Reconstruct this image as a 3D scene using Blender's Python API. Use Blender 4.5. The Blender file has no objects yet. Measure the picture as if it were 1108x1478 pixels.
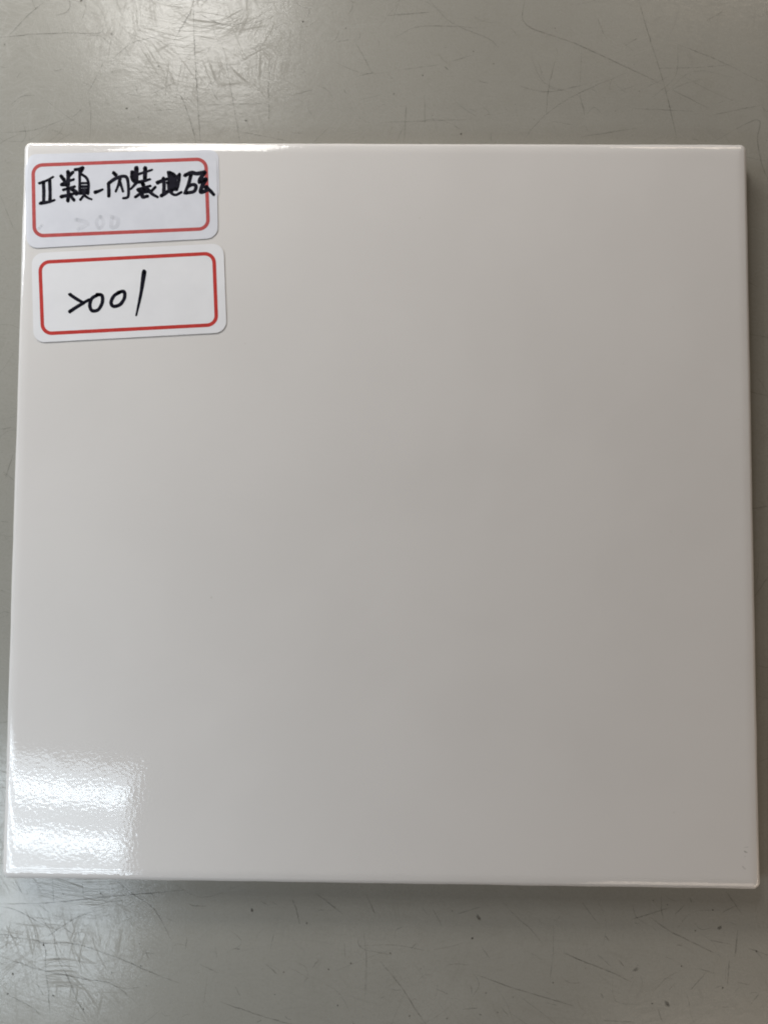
import bpy, bmesh, math, random
from mathutils import Vector, Matrix, Euler
random.seed(7)
R = math.radians
C = bpy.context.scene.collection
scn = bpy.context.scene

# ------------------------------------------------------------------ camera
T = 0.006                                   # tile thickness (table top is z = 0)
W, H, F = 1108.0, 1478.0, 1478.0 * 26 / 36  # a phone camera, 26 mm equivalent
CAM = Vector((0.00331, -0.01135, 0.19986 + T))
EUL = Euler((R(2.694), R(0.713), R(0.452)), 'XYZ')
cd = bpy.data.cameras.new("camera")
cam = bpy.data.objects.new("camera", cd); C.objects.link(cam)
cam.location = CAM; cam.rotation_euler = EUL
cd.sensor_fit = 'VERTICAL'; cd.sensor_height = 36; cd.lens = 26
cd.clip_start = 0.005; cd.clip_end = 50
cd.dof.use_dof = True; cd.dof.focus_distance = 0.199; cd.dof.aperture_fstop = 45
scn.camera = cam
scn.cycles.filter_width = 1.9               # the phone picture is a little soft
MAT = EUL.to_matrix()


def ray(px, py):
    return MAT @ Vector(((px - W / 2) / F, -(py - H / 2) / F, -1))


def at(px, py, z=T):
    d = ray(px, py)
    return CAM + d * ((z - CAM.z) / d.z)


# ------------------------------------------------------------------ light
scn.view_settings.view_transform = 'Standard'
scn.view_settings.look = 'None'
scn.view_settings.exposure = 0.06
scn.view_settings.gamma = 1
world = bpy.data.worlds.new("World"); scn.world = world
world.use_nodes = True
bg = world.node_tree.nodes['Background']
bg.inputs[0].default_value = (1.0, 0.78, 0.56, 1)
bg.inputs[1].default_value = 0.06

def area(name, loc, sx, sy, rot, rad, col):
    l = bpy.data.lights.new(name, 'AREA')
    l.shape = 'RECTANGLE'; l.size = sx; l.size_y = sy
    l.energy = rad * math.pi * sx * sy
    l.color = col
    o = bpy.data.objects.new(name, l); C.objects.link(o)
    o.location = loc; o.rotation_euler = (0, 0, rot)
    return o


def troffer_or_fill(h, dx, dy, wx, wy, rot, panel, tube, col, n=4):
    """fluorescent light, or an added fill light built alike, with a bright reflector tray and tubes along its x axis; dx, dy, wx, wy are in units of its height h"""
    k = h + 0.2
    x, y, sx, sy = CAM.x + dx * k, CAM.y + dy * k, wx * k, wy * k
    area('lamp_or_fill_tray', (x, y, T + h), sx, sy, rot, panel, col)
    for i in range(n):
        off = (i - (n - 1) / 2) * sy / n
        area('lamp_or_fill_tube', (x - math.sin(rot) * off, y + math.cos(rot) * off, T + h - 0.01), sx * 0.98, sy / n * 0.34, rot, tube, col)


COOL = (0.85, 0.935, 1.0)
NEUT = (1.0, 0.985, 0.95)
WARM = (1.0, 0.84, 0.68)
SOFT = (1.0, 0.95, 0.885)
troffer_or_fill(0.20, -0.573, -0.438, 0.44, 0.32, R(-5), 4.2, 9.0, (0.80, 0.91, 1.0), 5)
troffer_or_fill(0.50, -0.30, 0.85, 0.24, 0.42, R(-3), 7.5, 10.0, NEUT)
troffer_or_fill(0.27, -0.72, 1.42, 0.92, 0.56, R(-3), 19.0, 21.0, SOFT)  # added fill light: brightens the tile from the upper left, no known fixture
troffer_or_fill(0.40, 0.54, 1.00, 0.34, 0.32, R(-3), 3.0, 4.0, WARM)
troffer_or_fill(0.20, -1.05, 0.72, 0.50, 0.50, R(-3), 12.5, 13.5, COOL)
troffer_or_fill(0.12, 1.10, -0.95, 0.80, 0.70, R(-3), 3.2, 4.0, WARM)  # added warm fill low over the table, lifts the lower right corner
troffer_or_fill(0.45, 0.48, -0.84, 0.36, 0.36, R(-3), 1.5, 2.0, WARM)  # added dim fill, mirrored in the table gloss to brighten its lower right


# ------------------------------------------------------------------ helpers
def link(name, me, mat, parent=None):
    o = bpy.data.objects.new(name, me); C.objects.link(o)
    if mat: me.materials.append(mat)
    if parent: o.parent = parent
    return o


def smooth(me):
    for p in me.polygons: p.use_smooth = True


def mesh(name, verts, faces):
    me = bpy.data.meshes.new(name)
    me.from_pydata([tuple(v) for v in verts], [], faces); me.update()
    return me


class NT:
    def __init__(s, name):
        s.m = bpy.data.materials.new(name); s.m.use_nodes = True
        s.t = s.m.node_tree; s.n = s.t.nodes; s.l = s.t.links
        s.b = s.n['Principled BSDF']; s.out = s.n['Material Output']
        s.tc = s.n.new('ShaderNodeTexCoord')

    def put(s, sock, v):
        if isinstance(v, bpy.types.NodeSocket): s.l.new(v, sock)
        elif v is not None: sock.default_value = v

    def noise(s, scale, detail=2, rough=0.5, vec=None, dist=0):
        n = s.n.new('ShaderNodeTexNoise')
        n.inputs['Scale'].default_value = scale; n.inputs['Detail'].default_value = detail
        n.inputs['Roughness'].default_value = rough; n.inputs['Distortion'].default_value = dist
        s.l.new(vec or s.tc.outputs['Object'], n.inputs['Vector'])
        return n.outputs['Fac']

    def mapping(s, rot=0, scale=(1, 1, 1), loc=(0, 0, 0), vec=None):
        n = s.n.new('ShaderNodeMapping')
        n.inputs['Rotation'].default_value = (0, 0, rot); n.inputs['Scale'].default_value = scale; n.inputs['Location'].default_value = loc
        s.l.new(vec or s.tc.outputs['Object'], n.inputs['Vector'])
        return n.outputs[0]

    def math(s, op, a, b=None, clamp=False):
        n = s.n.new('ShaderNodeMath'); n.operation = op; n.use_clamp = clamp
        s.put(n.inputs[0], a); s.put(n.inputs[1], b)
        return n.outputs[0]

    def rng(s, v, a, b, c=0, d=1):
        n = s.n.new('ShaderNodeMapRange'); n.clamp = True; n.interpolation_type = 'SMOOTHSTEP'
        s.put(n.inputs[0], v)
        for i, x in enumerate((a, b, c, d)): n.inputs[i + 1].default_value = x
        return n.outputs[0]

    def mix(s, f, a, b):
        n = s.n.new('ShaderNodeMix'); n.data_type = 'RGBA'
        s.put(n.inputs['Factor'], f)
        s.put(n.inputs['A'], a); s.put(n.inputs['B'], b)
        return n.outputs['Result']

    def bump(s, h, strength, dist, prev=None):
        n = s.n.new('ShaderNodeBump')
        n.inputs['Strength'].default_value = strength; n.inputs['Distance'].default_value = dist
        s.l.new(h, n.inputs['Height'])
        if prev: s.l.new(prev, n.inputs['Normal'])
        return n.outputs[0]

    def set(s, **k):
        for a, v in k.items(): s.put(s.b.inputs[a.replace('_', ' ')], v)
        return s.m


def rgb(r, g, b): return (r, g, b, 1)


# ------------------------------------------------------------------ materials
def mat_glaze():
    s = NT('white_glaze')
    blot = s.noise(30, 3, 0.5)
    col = s.mix(s.rng(blot, 0.35, 0.65), rgb(0.652, 0.631, 0.619), rgb(0.667, 0.646, 0.634))
    fine = s.noise(1000, 1.5, 0.5)
    pits = s.noise(2600, 0, 0.5)
    wave = s.noise(55, 2, 0.5)
    pin = s.rng(s.noise(650, 1, 0.5), 0.80, 0.86)
    col = s.mix(s.math('MULTIPLY', pin, 0.35), col, rgb(0.45, 0.42, 0.38))
    n1 = s.bump(wave, 1.0, 0.00010)
    n2 = s.bump(fine, 1.0, 0.000022, n1)
    n3 = s.bump(pits, 1.0, 0.000001, n2)
    return s.set(Base_Color=col, Roughness=0.055, IOR=1.54, Normal=n3)


def mat_bisque():
    s = NT('fired_clay')
    g = s.noise(1500, 4, 0.6)
    col = s.mix(s.rng(g, 0.35, 0.65), rgb(0.60, 0.54, 0.44), rgb(0.70, 0.64, 0.54))
    return s.set(Base_Color=col, Roughness=0.8, Normal=s.bump(g, 1.0, 0.00006))


def mat_paper(name, c1, c2):
    s = NT(name)
    big = s.noise(120, 3, 0.6); fib = s.noise(2200, 3, 0.6)
    col = s.mix(s.rng(big, 0.35, 0.68), rgb(*c1), rgb(*c2))
    n1 = s.bump(s.noise(130, 2, 0.5), 1.0, 0.00012)
    return s.set(Base_Color=col, Roughness=0.55, IOR=1.42, Normal=s.bump(fib, 0.6, 0.000012, n1))


def mat_ink(name, c, rough=0.45, var=0.25):
    s = NT(name)
    g = s.noise(700, 3, 0.6)
    col = s.mix(s.rng(g, 0.3, 0.7), rgb(*c), rgb(*[x * (1 + var) + 0.002 for x in c]))
    return s.set(Base_Color=col, Roughness=rough, Specular_IOR_Level=0.06)


def mat_faint(name, c, alpha, lo=0.35, hi=0.65, scale=500):
    """thin mark that lets the surface beneath show through"""
    s = NT(name)
    g = s.noise(scale, 3, 0.6)
    a = s.math('MULTIPLY', s.rng(g, lo, hi, 0.35, 1.0), alpha)
    return s.set(Base_Color=rgb(*c), Roughness=0.8, Specular_IOR_Level=0.0, Alpha=a)


def mat_table():
    s = NT('worn_grey_laminate')
    big = s.noise(14, 3, 0.55); mid = s.noise(160, 4, 0.6); fine = s.noise(1400, 4, 0.65)
    col = s.mix(s.rng(big, 0.3, 0.7), rgb(0.282, 0.273, 0.245), rgb(0.308, 0.299, 0.27))
    col = s.mix(s.math('MULTIPLY', s.rng(mid, 0.45, 0.75), 0.16), col, rgb(0.22, 0.21, 0.175))
    col = s.mix(s.math('MULTIPLY', s.rng(fine, 0.45, 0.8), 0.30), col, rgb(0.20, 0.19, 0.16))
    # hairline scratches in several directions: they turn the sheen matt where they cross it
    warp = s.noise(26, 1, 0.5)
    cmb = s.n.new('ShaderNodeCombineXYZ'); s.l.new(warp, cmb.inputs[0]); s.l.new(s.noise(19, 1, 0.5), cmb.inputs[1])
    sc3 = s.n.new('ShaderNodeVectorMath'); sc3.operation = 'SCALE'; sc3.inputs['Scale'].default_value = 0.02
    s.l.new(cmb.outputs[0], sc3.inputs[0])
    add = s.n.new('ShaderNodeVectorMath'); add.operation = 'ADD'
    s.l.new(s.tc.outputs['Object'], add.inputs[0]); s.l.new(sc3.outputs[0], add.inputs[1])
    total = None
    for k, (ang, sc, ln) in enumerate(((4, 2900, 60), (-31, 2500, 50), (58, 3200, 66), (88, 2700, 60), (100, 3600, 80), (127, 2900, 48), (24, 3600, 60), (160, 3200, 70), (-72, 2900, 55), (76, 3900, 80))):
        m = s.mapping(0, (1, 1.0 / ln, 1), (k * 0.31, k * 0.17, 0), s.mapping(R(ang), (1, 1, 1), (0, 0, 0), add.outputs[0]))
        line = s.rng(s.noise(sc, 0, 0.5, m), 0.64, 0.74)
        mask = s.rng(s.noise(70, 2, 0.5, s.mapping(0, (1, 1, 1), (k * 0.53, 0, 0))), 0.42, 0.62)
        line = s.math('MULTIPLY', line, mask)
        total = line if total is None else s.math('MAXIMUM', total, line)
    col = s.mix(s.math('MULTIPLY', total, 0.20), col, rgb(0.13, 0.12, 0.10))
    n1 = s.bump(s.noise(420, 3, 0.6), 1.0, 0.00003)
    n2 = s.bump(fine, 1.0, 0.000022, n1)
    rough = s.math('ADD', s.rng(mid, 0.3, 0.7, 0.15, 0.21), s.math('MULTIPLY', total, 0.24))
    spec = s.math('SUBTRACT', 0.5, s.math('MULTIPLY', total, 0.22))
    return s.set(Base_Color=col, Roughness=rough, IOR=1.5, Specular_IOR_Level=spec, Normal=n2)


M_glaze = mat_glaze(); M_bisque = mat_bisque(); M_table = mat_table()
M_paper_old = mat_paper('label_paper_aged', (0.585, 0.595, 0.65), (0.625, 0.635, 0.69))
M_paper = mat_paper('label_paper', (0.69, 0.69, 0.715), (0.71, 0.71, 0.735))
M_red_old = mat_ink('faded_red_print', (0.41, 0.078, 0.076), 0.5, 0.15)
M_red = mat_ink('red_print', (0.44, 0.042, 0.036), 0.5, 0.15)
M_ink = mat_ink('black_marker_ink', (0.0045, 0.004, 0.010), 0.5, 0.4)
M_ghost = mat_faint('ink_showing_through', (0.40, 0.41, 0.45), 0.15, 0.3, 0.7, 260)
M_scr = mat_faint('scratch_dirt', (0.085, 0.08, 0.065), 0.34)
M_scr2 = mat_faint('faint_scratch_dirt', (0.14, 0.135, 0.115), 0.30)
M_dent = mat_faint('dent_dirt', (0.05, 0.042, 0.032), 0.75)
M_scuff = mat_faint('grey_scuff', (0.20, 0.19, 0.18), 0.4, 0.45, 0.7, 900)

# ------------------------------------------------------------------ table top
bm = bmesh.new()
bmesh.ops.create_cube(bm, size=1, matrix=Matrix.Translation((0, 0.05, -0.0125)) @ Matrix.Diagonal((1.3, 0.8, 0.025, 1)))
bmesh.ops.bevel(bm, geom=[e for e in bm.edges], offset=0.003, segments=3, affect='EDGES')
me = bpy.data.meshes.new('table_top'); bm.to_mesh(me); bm.free()
table = link('table_top', me, M_table)
table['kind'] = 'structure'
table['label'] = 'scratched grey table top under the white tile'


def catmull(pts, n=6):
    if len(pts) < 3: 
        a, b = pts[0], pts[-1]
        return [a.lerp(b, i / n) for i in range(n + 1)]
    P = [pts[0] * 2 - pts[1]] + list(pts) + [pts[-1] * 2 - pts[-2]]
    out = []
    for i in range(1, len(P) - 2):
        p0, p1, p2, p3 = P[i - 1:i + 3]
        for k in range(n):
            t = k / n
            out.append(0.5 * ((2 * p1) + (p2 - p0) * t + (2 * p0 - 5 * p1 + 4 * p2 - p3) * t * t + (3 * p1 - p0 - 3 * p2 + p3) * t ** 3))
    out.append(pts[-1].copy())
    return out


class Strips:
    def __init__(s): s.v = []; s.f = []

    def add(s, path, w0, w1=None, taper=0.25, zf=None, caps=False, jitter=0.0):
        w1 = w0 if w1 is None else w1
        n = len(path); base = len(s.v)
        for i, p in enumerate(path):
            a = path[max(i - 1, 0)]; b = path[min(i + 1, n - 1)]
            d = (b - a); d.z = 0
            d = d.normalized() if d.length > 1e-9 else Vector((1, 0, 0))
            t = i / (n - 1)
            w = (w0 + (w1 - w0) * t) * 0.5
            if taper: w *= min(1, (t + 0.05) / taper, (1 - t + 0.05) / taper)
            w *= 1 + random.uniform(-jitter, jitter)
            nn = Vector((-d.y, d.x, 0)) * w
            for q in (p + nn, p - nn):
                s.v.append(Vector((q.x, q.y, zf(q.x, q.y) if zf else q.z)))
            if i: 
                k = base + 2 * i
                s.f.append((k - 2, k - 1, k + 1, k))
        if caps:
            for p, w in ((path[0], w0), (path[-1], w1)): s.disc(p, w * 0.5, zf, w * 0.08)

    def disc(s, p, r, zf=None, irr=0.0, n=12):
        b = len(s.v)
        for k in range(n):
            a = 2 * math.pi * k / n; rr = r + random.uniform(-irr, irr)
            x, y = p.x + rr * math.cos(a), p.y + rr * math.sin(a)
            s.v.append(Vector((x, y, zf(x, y) if zf else p.z)))
        s.f.append(tuple(range(b, b + n)))

    def build(s, name, mat, parent):
        return link(name, mesh(name, s.v, s.f), mat, parent)


ZS = 0.00003
strong, faint, dots = Strips(), Strips(), Strips()


def scr(ox, oy, k, pts, w=0.00022, st=False):
    path = catmull([at(ox + x / k, oy + y / k, ZS) for x, y in pts])
    path = [p + Vector((random.gauss(0, .00004), random.gauss(0, .00004), 0)) for p in path]
    (strong if st else faint).add(path, w, jitter=0.35)


def dot(ox, oy, k, x, y, r=0.0003):
    p = at(ox + x / k, oy + y / k, ZS * 1.5)
    dots.disc(p, r * .62, None, r * 0.3, 9)


k = 3.957
for pts, st in (([(255, 10), (160, 90), (50, 205)], 1), ([(0, 215), (200, 195), (400, 188), (560, 190), (600, 160)], 1), ([(320, 85), (370, 75), (400, 40), (395, -20)], 1),
                ([(1100, 50), (1040, 150), (980, 260)], 1), ([(1010, 500), (1060, 610), (1108, 760), (1120, 840)], 1), ([(770, 460), (790, 550)], 0),
                ([(840, 550), (1000, 470)], 0), ([(510, 570), (520, 640), (515, 800)], 0), ([(60, 600), (130, 550), (200, 545)], 0), ([(410, 675), (460, 630)], 0),
                ([(620, 360), (720, 270), (770, 240), (960, 190)], 0), ([(480, 0), (490, 50), (470, 110)], 0), ([(270, 410), (340, 400), (370, 380)], 0), ([(500, 540), (600, 340)], 0),
                ([(0, 760), (200, 740), (420, 660)], 0), ([(800, 635), (900, 630), (1090, 620)], 0), ([(730, 540), (790, 545)], 0), ([(830, 200), (900, 225), (960, 260)], 0)):
    scr(0, 0, k, pts, 0.00026 if st else 0.0002, st)
for x, y, r in ((638, 193, .4), (800, 170, .35), (905, 378, .4), (725, 620, .4), (460, 630, .35), (28, 253, .35), (465, 3, .8), (885, 595, .25), (790, 670, .25), (640, 410, .25)): dot(0, 0, k, x, y, r * .001)
for pts, st in (([(75, -30), (80, 200), (95, 480), (105, 650), (118, 830)], 1), ([(255, 300), (285, 480), (320, 680), (344, 830)], 1), ([(95, 70), (170, 110), (260, 150)], 1),
                ([(525, 340), (505, 480), (508, 610), (505, 690)], 0), ([(1000, 240), (1050, 330), (1095, 415)], 0), ([(110, 600), (500, 590)], 0), ([(590, 560), (760, 510)], 0),
                ([(735, 50), (738, 70), (728, 98)], 1), ([(470, 400), (455, 430)], 1), ([(640, 758), (700, 760)], 0), ([(180, 510), (220, 580)], 0), ([(0, 180), (75, 40)], 0),
                ([(185, 190), (250, 140), (420, 130), (530, 95)], 0), ([(890, 240), (970, 225)], 0), ([(935, 510), (950, 540)], 0), ([(340, 750), (640, 810)], 0), ([(1000, 440), (1110, 410)], 0)):
    scr(260, 0, k, pts, 0.00024 if st else 0.0002, st)
for x, y, r in ((700, 123, .4), (375, 688, .4), (945, 160, .3), (55, 495, .25), (640, 640, .25), (1025, 675, .2), (1070, 97, .2)): dot(260, 0, k, x, y, r * .001)
k = 1.979
for pts, st in (([(20, 45), (140, 35)], 1), ([(140, 0), (205, 65), (310, 110), (340, 140)], 0), ([(415, -10), (417, 70), (560, 125), (710, 195), (805, 240)], 1),
                ([(735, -10), (770, 110), (810, 240), (852, 415)], 1), ([(830, 120), (960, 170), (1110, 245)], 0), ([(400, 410), (470, 330), (560, 270), (705, 207)], 0),
                ([(395, 245), (480, 262), (590, 240)], 0), ([(830, 255), (940, 310)], 0), ([(945, 408), (1075, 342), (1077, 400), (1090, 470), (1110, 520)], 1), ([(75, 300), (70, 400)], 1),
                ([(50, 200), (170, 185)], 0), ([(205, 175), (270, 155)], 0), ([(500, 170), (480, 260), (475, 330)], 0), ([(45, 105), (120, 75), (300, 80)], 0), ([(0, 350), (150, 345), (260, 340)], 0),
                ([(570, 270), (585, 330)], 1), ([(128, 270), (128, 360)], 0), ([(730, 310), (900, 318)], 0), ([(575, 390), (740, 365)], 0), ([(620, 50), (640, 100)], 0), ([(930, 60), (980, 30)], 0),
                ([(940, 330), (1090, 300)], 0), ([(700, 130), (735, 108)], 0), ([(185, 190), (195, 200)], 1)):
    scr(548, 0, k, pts, 0.00022 if st else 0.00019, st)
for x, y, r in ((232, 382, .45), (267, 147, .3), (325, 182, .3), (725, 185, .3), (40, 268, .35), (122, 215, .3), (440, 340, .3), (150, 330, .3), (740, 260, .2), (500, 80, .2)): dot(548, 0, k, x, y, r * .001)
k = 3.957
for pts, st in (([(-20, 178), (280, 170), (600, 138), (860, 115), (1060, 98)], 1), ([(640, 25), (760, 120), (870, 195), (930, 285), (980, 390)], 1),
                ([(-20, 365), (90, 370), (210, 385), (250, 400), (420, 403), (560, 445), (700, 495), (880, 575), (1040, 635)], 1), ([(0, 190), (100, 215), (240, 290), (330, 330)], 1),
                ([(250, 380), (350, 310), (460, 245), (610, 200)], 1), ([(0, 515), (100, 510), (200, 545), (330, 575), (480, 605), (640, 635), (780, 740)], 1), ([(330, 645), (500, 635)], 0),
                ([(330, 490), (390, 600), (440, 720), (500, 830)], 1), ([(45, 695), (170, 760), (230, 810)], 1), ([(360, 310), (430, 355)], 0), ([(1070, 360), (1060, 440)], 0), ([(830, 440), (850, 488)], 0),
                ([(210, 385), (260, 430), (262, 540), (280, 700), (290, 860)], 1), ([(-10, 350), (60, 358), (110, 385)], 1), ([(580, 140), (610, 165), (730, 155)], 0), ([(700, 200), (760, 305)], 0),
                ([(420, 360), (430, 410)], 1), ([(445, 330), (460, 410)], 1), ([(305, 490), (345, 490)], 1), ([(440, 480), (470, 545)], 0), ([(860, 110), (885, 135)], 0), ([(210, 630), (250, 700)], 0),
                ([(1075, 175), (1108, 188), (1180, 190)], 1), ([(560, 85), (600, 150)], 0), ([(90, 50), (130, 120)], 0), ([(220, 180), (290, 230)], 0), ([(300, 30), (310, 170)], 0), ([(470, 40), (480, 150)], 0)):
    scr(0, 1260, k, pts, 0.00026 if st else 0.0002, st)
for x, y, r in ((205, 360, .3), (250, 410, .4), (805, 532, .35), (838, 645, .3), (798, 405, .25), (75, 575, .4), (305, 700, .35), (45, 690, .4), (640, 570, .25), (478, 778, .25), (362, 120, .35), (575, 118, .3)): dot(0, 1260, k, x, y, r * .001)
for pts, st in (([(560, 150), (585, 210), (605, 295)], 1), ([(690, 110), (780, 180), (850, 235)], 1), ([(985, 130), (1035, 235)], 1), ([(380, 160), (430, 190)], 0), ([(405, 515), (475, 578)], 1),
                ([(150, 735), (320, 795), (430, 830), (580, 868)], 1), ([(30, 520), (150, 575)], 0), ([(670, 550), (720, 480)], 0), ([(235, 650), (265, 705)], 0),
                ([(935, 370), (940, 410), (980, 438), (1130, 470)], 0), ([(455, 350), (435, 440)], 0), ([(230, 432), (265, 436)], 1), ([(860, 400), (862, 480)], 0), ([(360, 855), (385, 838)], 1), ([(905, 845), (912, 870)], 1),
                ([(700, 215), (750, 210)], 0), ([(1060, 500), (1108, 560)], 0)):
    scr(280, 1260, k, pts, 0.00024 if st else 0.00019, st)
for x, y, r in ((333, 212, .7), (645, 288, .45), (512, 567, .3), (768, 551, .35), (895, 516, .3), (462, 695, .25), (820, 755, .35)): dot(280, 1260, k, x, y, r * .001)
for pts, st in (([(195, 120), (225, 160)], 0), ([(250, 120), (310, 230)], 0), ([(660, 95), (720, 160), (830, 260), (885, 335)], 0), ([(-10, 465), (80, 580), (150, 690), (225, 800)], 1),
                ([(500, 500), (690, 570), (920, 640), (1060, 680)], 1), ([(1000, 375), (1108, 425)], 1), ([(530, 340), (580, 410)], 0), ([(270, 580), (345, 615)], 0), ([(130, 355), (160, 322)], 0),
                ([(470, 560), (478, 610)], 0), ([(420, 700), (510, 692)], 0), ([(900, 660), (970, 680)], 0), ([(380, 160), (540, 110)], 0), ([(640, 680), (690, 745)], 0)):
    scr(560, 1280, k, pts, 0.00022 if st else 0.00019, st)
scr(560, 1280, k, [(505, 155), (512, 172), (527, 192)], 0.0007, True)
scr(560, 1280, k, [(506, 158), (515, 178), (524, 188)], 0.0005, True)
for x, y, r in ((12, 380, .35), (122, 738, .35), (335, 752, .35), (525, 730, .35), (712, 630, .25), (558, 607, .3), (480, 295, .35), (940, 548, .35), (365, 138, .25), (625, 718, .25)): dot(560, 1280, k, x, y, r * .001)
k = 3.693
for pts, st in (([(380, 550), (480, 520), (590, 485)], 1), ([(480, 540), (580, 610), (740, 690), (850, 745)], 1), ([(610, 525), (660, 475)], 0), ([(880, 400), (970, 525)], 1),
                ([(20, 730), (150, 785), (280, 835), (375, 885)], 1), ([(945, 605), (930, 760)], 1), ([(900, 765), (890, 900)], 1), ([(800, 660), (910, 685)], 0), ([(1000, 705), (1120, 745)], 1),
                ([(215, 945), (230, 970)], 1), ([(540, 400), (538, 480), (548, 560)], 0), ([(690, 930), (770, 840)], 0), ([(310, 765), (340, 800)], 1), ([(240, 640), (260, 665)], 1), ([(0, 990), (75, 1015)], 0),
                ([(940, 885), (1010, 900)], 0), ([(1040, 720), (1075, 755)], 1), ([(860, 515), (930, 480)], 0), ([(200, 740), (270, 800)], 0), ([(730, 810), (830, 840)], 0), ([(520, 1030), (545, 1100)], 0),
                ([(1010, 1010), (1060, 945)], 0), ([(230, 1090), (390, 1098)], 1), ([(835, 600), (855, 588)], 1), ([(690, 435), (700, 462)], 1), ([(860, 1018), (900, 1018)], 0), ([(620, 685), (650, 692)], 1)):
    scr(808, 1178, k, pts, 0.00023 if st else 0.00019, st)
for a, b in (((385, 826), (416, 808)), ((556, 985), (580, 1016)), ((560, 1005), (575, 1012)), ((838, 602), (856, 586))): scr(808, 1178, k, [a, ((a[0] + b[0]) / 2 + 3, (a[1] + b[1]) / 2), b], 0.00075, True)
for x, y, r in ((812, 500, .3), (645, 800, .3), (720, 610, .35), (865, 915, .35), (495, 450, .3), (570, 472, .3), (490, 998, .3), (1045, 720, .35), (135, 810, .2)): dot(808, 1178, k, x, y, r * .001)
for pts, st in (([(1070, 480), (1108, 487)], 1), ([(1078, 735), (1112, 730)], 1), ([(1085, 865), (1110, 830)], 0), ([(1080, 565), (1110, 572)], 0), ([(0, 620), (18, 617)], 1), ([(8, 690), (20, 655)], 1),
                ([(0, 752), (14, 754)], 0), ([(0, 280), (20, 330)], 0), ([(1090, 960), (1112, 965)], 1)):
    scr(0, 0, 1, pts, 0.0002, st)
# unnumbered hairlines all over the table
for i in range(1900):
    x, y = random.uniform(-.2, .2), random.uniform(-.22, .24)
    a = random.choice((random.gauss(1.5, .35), random.gauss(0.1, .3), random.gauss(2.6, .3), random.uniform(0, 3.14)))
    L = random.choice((.002, .003, .004, .006, .009, .016)) * random.uniform(.6, 1.4)
    bend = random.gauss(0, .12) * L
    d = Vector((math.cos(a), math.sin(a), 0)); n = Vector((-d.y, d.x, 0)); p = Vector((x, y, ZS * .7))
    if random.random() < .25: L *= .5
    faint.add(catmull([p - d * L / 2, p + n * bend, p + d * L / 2], 4), random.uniform(.00007, .00015), jitter=.3)
for i in range(160):
    dots.disc(Vector((random.uniform(-.2, .2), random.uniform(-.22, .24), ZS * 1.2)), random.choice((.00006, .00008, .0001, .00014)), None, .00003, 7)
for st_, nm, mt in ((strong, 'scratch_marks', M_scr), (faint, 'hairline_marks', M_scr2), (dots, 'dirt_specks', M_dent)):
    o = st_.build(nm, mt, table); o['kind'] = 'stuff'

# ------------------------------------------------------------------ the tile
S = 0.1
corner_px = {(-1, 1): (36.5, 206), (1, 1): (1076, 209), (-1, -1): (4.5, 1267), (1, -1): (1095.5, 1283.5)}
QUAD = {kk: at(px, py, T - .0012) for kk, (px, py) in corner_px.items()}


def warp(u, v):
    """nominal square (u, v in metres, +-S) -> the tile's slightly uneven outline"""
    a, b = (u / S + 1) / 2, (v / S + 1) / 2
    return (QUAD[-1, -1] * (1 - a) * (1 - b) + QUAD[1, -1] * a * (1 - b) + QUAD[-1, 1] * (1 - a) * b + QUAD[1, 1] * a * b)


BW = 0.0034


def drop(d):
    """how far the cushioned edge has fallen at distance d inside the outline"""
    if d >= BW: return 0.0
    t = max(d, 0) / BW
    z = 0.00048 * (1 - t) ** 2
    if d < 0.0011:
        q = 1 - d / 0.0011
        z += 0.0011 * (1 - math.sqrt(max(0, 1 - q * q * 0.97)))
    return z


# inverse of warp for draping: outline is nearly square, a few Newton steps are enough
def unwarp(x, y):
    u, v = x, y
    for _ in range(6):
        p = warp(u, v); u += x - p.x; v += y - p.y
    return u, v


def tile_z(x, y):
    u, v = unwarp(x, y)
    return T - drop(S - max(abs(u), abs(v)))


def ring(d, rad, wob=0.0):
    pts = []
    h = S - d; r = max(rad - d * .6, .0006); n = 60
    for (cx, cy, a0) in ((1, 1, 0), (-1, 1, 90), (-1, -1, 180), (1, -1, 270)):
        for i in range(9):
            a = R(a0 + 90 * i / 8)
            pts.append((cx * (h - r) + r * math.cos(a), cy * (h - r) + r * math.sin(a)))
        # straight run to the next corner
        ex, ey = pts[-1]
        if a0 == 0: fx, fy = -(h - r), h
        elif a0 == 90: fx, fy = -h, -(h - r)
        elif a0 == 180: fx, fy = (h - r), -h
        else: fx, fy = h, (h - r)
        for i in range(1, n): pts.append((ex + (fx - ex) * i / n, ey + (fy - ey) * i / n))
    return pts


NR = len(ring(0, .002))
WOB = [random.gauss(0, 1) for _ in range(NR)]
WOB = [(WOB[i - 1] + WOB[i] + WOB[(i + 1) % NR]) / 3 for i in range(NR)]


def build_rings(levels, cap_top, cap_bottom):
    v, f = [], []
    for d, z, wob in levels:
        for i, (u, w) in enumerate(ring(d, .0018)):
            p = warp(u, w)
            c = Vector((p.x, p.y, 0)); m = max(abs(u), abs(w))
            c *= 1 - wob * (0.5 + WOB[i]) / m if wob else 1
            v.append((c.x, c.y, z))
    for L in range(len(levels) - 1):
        for i in range(NR):
            j = (i + 1) % NR
            f.append((L * NR + i, L * NR + j, (L + 1) * NR + j, (L + 1) * NR + i))
    if cap_bottom: f.append(tuple(reversed(range(NR))))
    if cap_top: f.append(tuple(range((len(levels) - 1) * NR, len(levels) * NR)))
    return v, f


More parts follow.
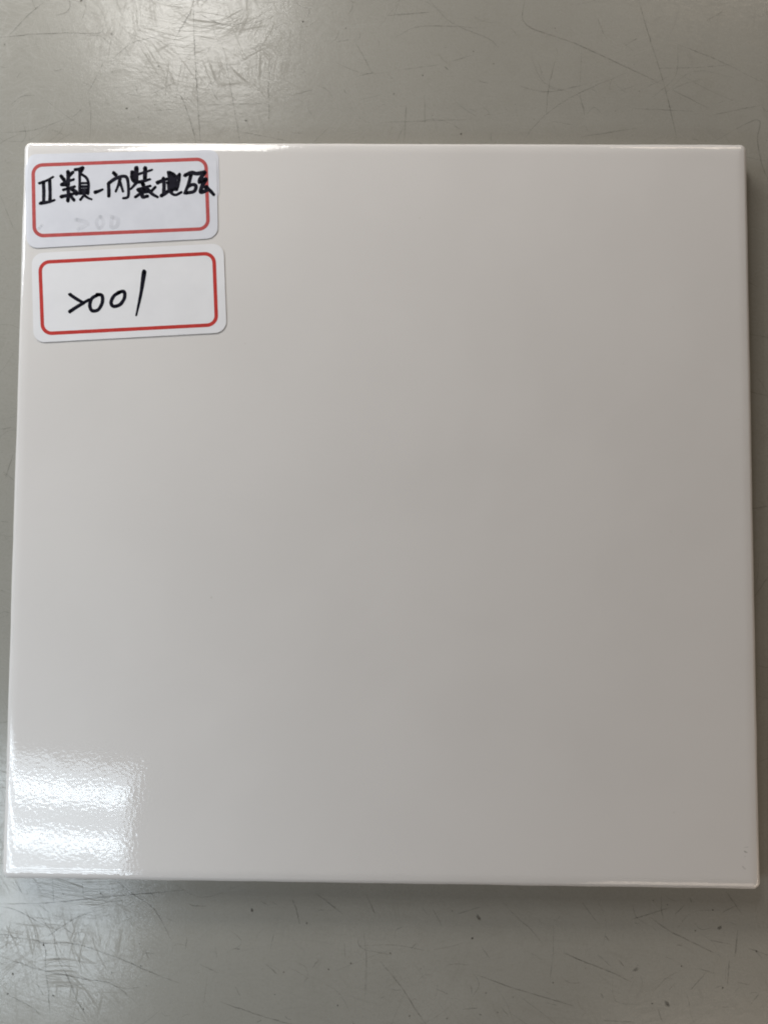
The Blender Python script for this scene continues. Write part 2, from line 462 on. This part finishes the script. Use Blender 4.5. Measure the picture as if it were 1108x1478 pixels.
tile = bpy.data.objects.new('ceramic_tile', None); C.objects.link(tile)
tile.empty_display_size = .05
tile['label'] = 'square glossy white ceramic tile with two red bordered stickers, lying on the scratched grey table'
tile['category'] = 'tile'
ds = [0, .00008, .0002, .0004, .0007, .0011, .0014, .0018, .0022, .0026, .003, .0034, .0042]
lev = [(.00005, T - drop(0) - .0016, .00008), (0.00002, T - drop(0) - .0006, .00008)] + [(d, T - drop(d), .00007 if d < .0003 else 0) for d in ds]
v, f = build_rings(lev, True, False)
me = mesh('glaze', v, f); smooth(me)
glaze = link('glaze', me, M_glaze, tile)
zt = T - drop(0) - .0016
v, f = build_rings([(.0010, 0.0002, 0), (.0005, .0007, .0001), (.0003, .002, .0001), (.00022, zt + .0003, .0001)], True, True)
me = mesh('clay_body', v, f)
body = link('clay_body', me, M_bisque, tile)
body['label'] = 'unglazed cream clay body under the glaze'

# ------------------------------------------------------------------ stickers


def quad_map(c):
    """corner pixels TL, TR, BR, BL of a label -> its own frame lying on the tile"""
    P = [at(*q) for q in c]
    return lambda a, b: (P[0] * (1 - a) * (1 - b) + P[1] * a * (1 - b) + P[2] * a * b + P[3] * (1 - a) * b)


def rr_ratio(c, r):
    P = [at(*q) for q in c]
    w = ((P[1] - P[0]).length + (P[2] - P[3]).length) / 2; h = ((P[3] - P[0]).length + (P[2] - P[1]).length) / 2
    return w, h


def rounded(w, h, r, n=8, m=14):
    pts = []
    for cx, cy, a0, in ((w - r, h - r, 0), (r, h - r, 90), (r, r, 180), (w - r, r, 270)):
        for i in range(n + 1):
            a = R(a0 + 90 * i / n); pts.append((cx + r * math.cos(a), cy + r * math.sin(a)))
    out = []
    for i, p in enumerate(pts):
        q = pts[(i + 1) % len(pts)]
        L = math.hypot(q[0] - p[0], q[1] - p[1]); s_ = m if L > 4 * r * math.pi / 2 / n else 1
        for kx in range(s_): out.append((p[0] + (q[0] - p[0]) * kx / s_, p[1] + (q[1] - p[1]) * kx / s_))
    return out


def sheet(name, c, r, lift, thick, mat, parent):
    w, h = rr_ratio(c, r); mp = quad_map(c)
    rings = [rounded(w, h, r)]
    v, f = [], []
    ctr = (w / 2, h / 2)
    fr = (1.0, .97, .9, .75, .5, .25)
    n = len(rings[0])
    for zz, q in [(0.0, 1.0)] + [(1.0, x) for x in fr]:
        for (x, y) in rings[0]:
            a, b = (ctr[0] + (x - ctr[0]) * q) / w, (ctr[1] + (y - ctr[1]) * q) / h
            p = mp(a, b)
            v.append((p.x, p.y, tile_z(p.x, p.y) + lift + thick * zz))
    L = len(fr) + 1
    for l in range(L - 1):
        for i in range(n):
            j = (i + 1) % n
            f.append((l * n + i, l * n + j, (l + 1) * n + j, (l + 1) * n + i))
    f.append(tuple(range((L - 1) * n, L * n)))
    me = mesh(name, v, f)
    bm = bmesh.new(); bm.from_mesh(me); bmesh.ops.recalc_face_normals(bm, faces=bm.faces); bm.to_mesh(me); bm.free()
    if me.polygons[-1].normal.z < 0: me.flip_normals()
    return link(name, me, mat, parent)


def border(name, c, r, width, lift, mat, parent):
    w, h = rr_ratio(c, r); mp = quad_map(c)
    v, f = [], []
    o_ = rounded(w + width, h + width, r + width / 2); i_ = rounded(w - width, h - width, r - width / 2); n = len(o_)
    for pts, off in ((o_, -width / 2), (i_, width / 2)):
        for (x, y) in pts:
            p = mp((x + off) / w, (y + off) / h)
            v.append((p.x, p.y, tile_z(p.x, p.y) + lift))
    for i in range(n):
        j = (i + 1) % n
        f.append((i, j, n + j, n + i))
    me = mesh(name, v, f)
    if me.polygons[0].normal.z < 0: me.flip_normals()
    return link(name, me, mat, parent)


def glyph(name, ox, oy, k, strokes, lift, mat, parent, label=None):
    s = Strips()
    for n_, st in enumerate(strokes):
        pts, w = st[0], st[1]; w1 = st[2] if len(st) > 2 else w
        zz = lambda x, y, q=lift + n_ * 3e-7: tile_z(x, y) + q
        path = catmull([at(ox + x / k, oy + y / k) for x, y in pts], 7)
        s.add(path, w / k * PX * FAT, w1 / k * PX * FAT, taper=0, zf=zz, caps=True, jitter=.05)
        for kk in range(len(s.v)): pass
    me = mesh(name, s.v, s.f)
    bm = bmesh.new(); bm.from_mesh(me)
    for fc in bm.faces:
        fc.normal_update()
        if fc.normal.z < 0: fc.normal_flip()
    bm.to_mesh(me); bm.free()
    o = link(name, me, mat, parent)
    if label: o['label'] = label
    return o


FAT = 1.25
PX = 0.19986 / F                             # one photograph pixel on the tile, in metres
TH = 0.00012
under = sheet('sticker', [(39, 223), (315.5, 216), (317, 289), (38.5, 300)], 14 * PX, .00002, TH * .5, M_paper_old, tile)
under['label'] = 'older sticker mostly hidden below the upper handwritten sticker'
lab1 = sheet('sticker', [(36, 230), (313, 220), (315, 344), (39, 359)], 17 * PX, .00005, TH, M_paper_old, tile)
lab1['label'] = 'upper greyish sticker handwritten with black characters'
lab2 = sheet('sticker', [(46.5, 366), (323, 351.5), (327.5, 480), (49.5, 495)], 17 * PX, .00005, TH * 1.2, M_paper, tile)
lab2['label'] = 'lower clean white sticker handwritten with the number 2001'
L1 = .00005 + TH + .00001; L2 = .00005 + TH * 1.2 + .00001
border('red_border', [(48.5, 239), (297.5, 230), (301, 330.5), (50.5, 341)], 14 * PX, 5.4 * PX, L1, M_red_old, lab1)
border('red_border', [(58.5, 379), (309, 366), (313, 469), (62.5, 482)], 14 * PX, 5.4 * PX, L2, M_red, lab2)
G1 = L1 + .00001; G2 = L2 + .00001

a = (30, 220, 7.387)
glyph('handwritten_character', *a, [([(205, 332), (290, 300), (350, 265)], 26, 22), ([(248, 320), (252, 430), (250, 540)], 32), ([(314, 300), (318, 400), (318, 520)], 32), ([(218, 545), (300, 532), (365, 512)], 34, 22)], G1, M_ink, lab1)
glyph('handwritten_character', *a, [([(437, 258), (470, 300)], 34), ([(510, 212), (512, 290), (508, 350)], 36), ([(560, 215), (520, 255)], 30), ([(445, 345), (500, 315), (570, 292)], 36, 24),
      ([(445, 345), (500, 350)], 34), ([(460, 402), (520, 385), (580, 368)], 26), ([(438, 474), (500, 462), (580, 440)], 36, 26), ([(510, 380), (514, 460), (508, 518)], 34), ([(530, 450), (555, 490), (575, 512)], 30), ([(555, 400), (590, 420), (600, 445)], 34),
      ([(585, 188), (630, 180), (668, 166), (650, 205)], 30), ([(632, 195), (634, 320), (632, 440)], 26), ([(650, 235), (705, 275), (728, 340), (722, 445)], 26), ([(640, 332), (725, 330)], 22), ([(640, 368), (725, 366)], 26), ([(640, 402), (722, 400)], 26), ([(640, 436), (722, 432)], 34),
      ([(680, 460), (640, 508)], 24), ([(685, 462), (725, 490), (762, 503)], 26, 18)], G1, M_ink, lab1)
glyph('handwritten_dash', *a, [([(800, 428), (840, 415), (878, 398)], 34, 22)], G1, M_ink, lab1)
glyph('handwritten_character', *a, [([(940, 335), (944, 400), (944, 470)], 32), ([(995, 220), (1018, 245)], 34), ([(945, 330), (1010, 285), (1090, 258), (1135, 272), (1150, 340), (1154, 440), (1142, 482), (1098, 492)], 34, 24),
      ([(1062, 290), (1045, 350), (1018, 418)], 30, 22), ([(1058, 310), (1075, 360), (1095, 420)], 30, 22)], G1, M_ink, lab1)
a = (170, 220, 6.925)
glyph('handwritten_character', *a, [([(190, 160), (188, 300)], 38), ([(148, 200), (150, 260), (165, 290)], 34), ([(140, 248), (200, 225), (260, 205), (345, 178)], 28, 20), ([(278, 160), (275, 265)], 36), ([(215, 300), (280, 285), (325, 272)], 32, 22), ([(195, 300), (165, 335), (135, 368)], 30, 20),
      ([(245, 300), (262, 335)], 34), ([(205, 375), (270, 355), (330, 338)], 30, 22), ([(215, 385), (300, 365)], 30), ([(270, 365), (240, 405), (182, 448)], 34, 26), ([(250, 395), (252, 448), (300, 440)], 30), ([(378, 350), (345, 385)], 24), ([(310, 380), (350, 420), (402, 450)], 34, 22), ([(265, 400), (310, 395)], 26)], G1, M_ink, lab1)
glyph('handwritten_character', *a, [([(402, 305), (450, 285), (500, 268)], 36, 26), ([(460, 262), (466, 340), (462, 420)], 32), ([(440, 435), (475, 415), (505, 392)], 32), ([(512, 205), (520, 270), (512, 350), (535, 405), (580, 428), (640, 400)], 32, 22), ([(545, 215), (548, 300), (545, 385)], 32), ([(520, 205), (560, 220)], 30),
      ([(575, 235), (580, 310), (575, 370)], 30), ([(500, 310), (560, 280), (620, 225)], 28), ([(620, 222), (612, 300), (592, 375)], 28)], G1, M_ink, lab1)
glyph('handwritten_character', *a, [([(676, 232), (740, 205), (790, 215), (872, 200)], 34), ([(735, 225), (710, 320), (672, 412)], 34, 26), ([(705, 345), (750, 325), (785, 340), (765, 392), (690, 408)], 30), ([(872, 205), (830, 262), (818, 298)], 34), ([(820, 300), (885, 270), (850, 330), (832, 400), (900, 375), (890, 350)], 34),
      ([(880, 350), (920, 380), (962, 425)], 34, 26)], G1, M_ink, lab1)
a = (30, 290, 3.693)
glyph('faded_writing', *a, [([(298, 100), (360, 122), (312, 152)], 18), ([(425, 85), (405, 115), (422, 148), (445, 118), (428, 86)], 15), ([(488, 88), (486, 140), (515, 135), (520, 100), (492, 88)], 18), ([(100, 148), (115, 132)], 14)], G1, M_ghost, lab1, 'faint grey digits showing through the paper')
a = (40, 345, 3.693)
glyph('handwritten_digit', *a, [([(228, 297), (262, 320), (300, 342)], 16, 14), ([(300, 342), (262, 365), (227, 388)], 15, 17), ([(298, 342), (330, 325)], 14)], G2, M_ink, lab2)
glyph('handwritten_digit', *a, [([(378, 298), (345, 318), (334, 355), (346, 383), (378, 378), (400, 340), (398, 302), (372, 298)], 16)], G2, M_ink, lab2)
glyph('handwritten_digit', *a, [([(492, 285), (462, 305), (447, 340), (460, 360), (495, 350), (518, 315), (515, 282), (485, 286)], 16)], G2, M_ink, lab2)
glyph('handwritten_digit', *a, [([(623, 176), (606, 290), (581, 408)], 21, 9)], G2, M_ink, lab2)

# little grey scuffs near the lower right corner of the glaze
s = Strips()
zz = lambda x, y: tile_z(x, y) + .00001
for pts, w in (([(320, 768), (345, 785), (380, 795)], 16), ([(330, 850), (350, 848)], 14), ([(300, 985), (330, 1020), (355, 1025)], 20), ([(320, 720), (390, 715)], 10)):
    s.add(catmull([at(1040 + x / 9.85, 1150 + y / 9.85) for x, y in pts], 4), w / 9.85 * PX, zf=zz, jitter=.3)
o = s.build('scuff_mark', M_scuff, tile)
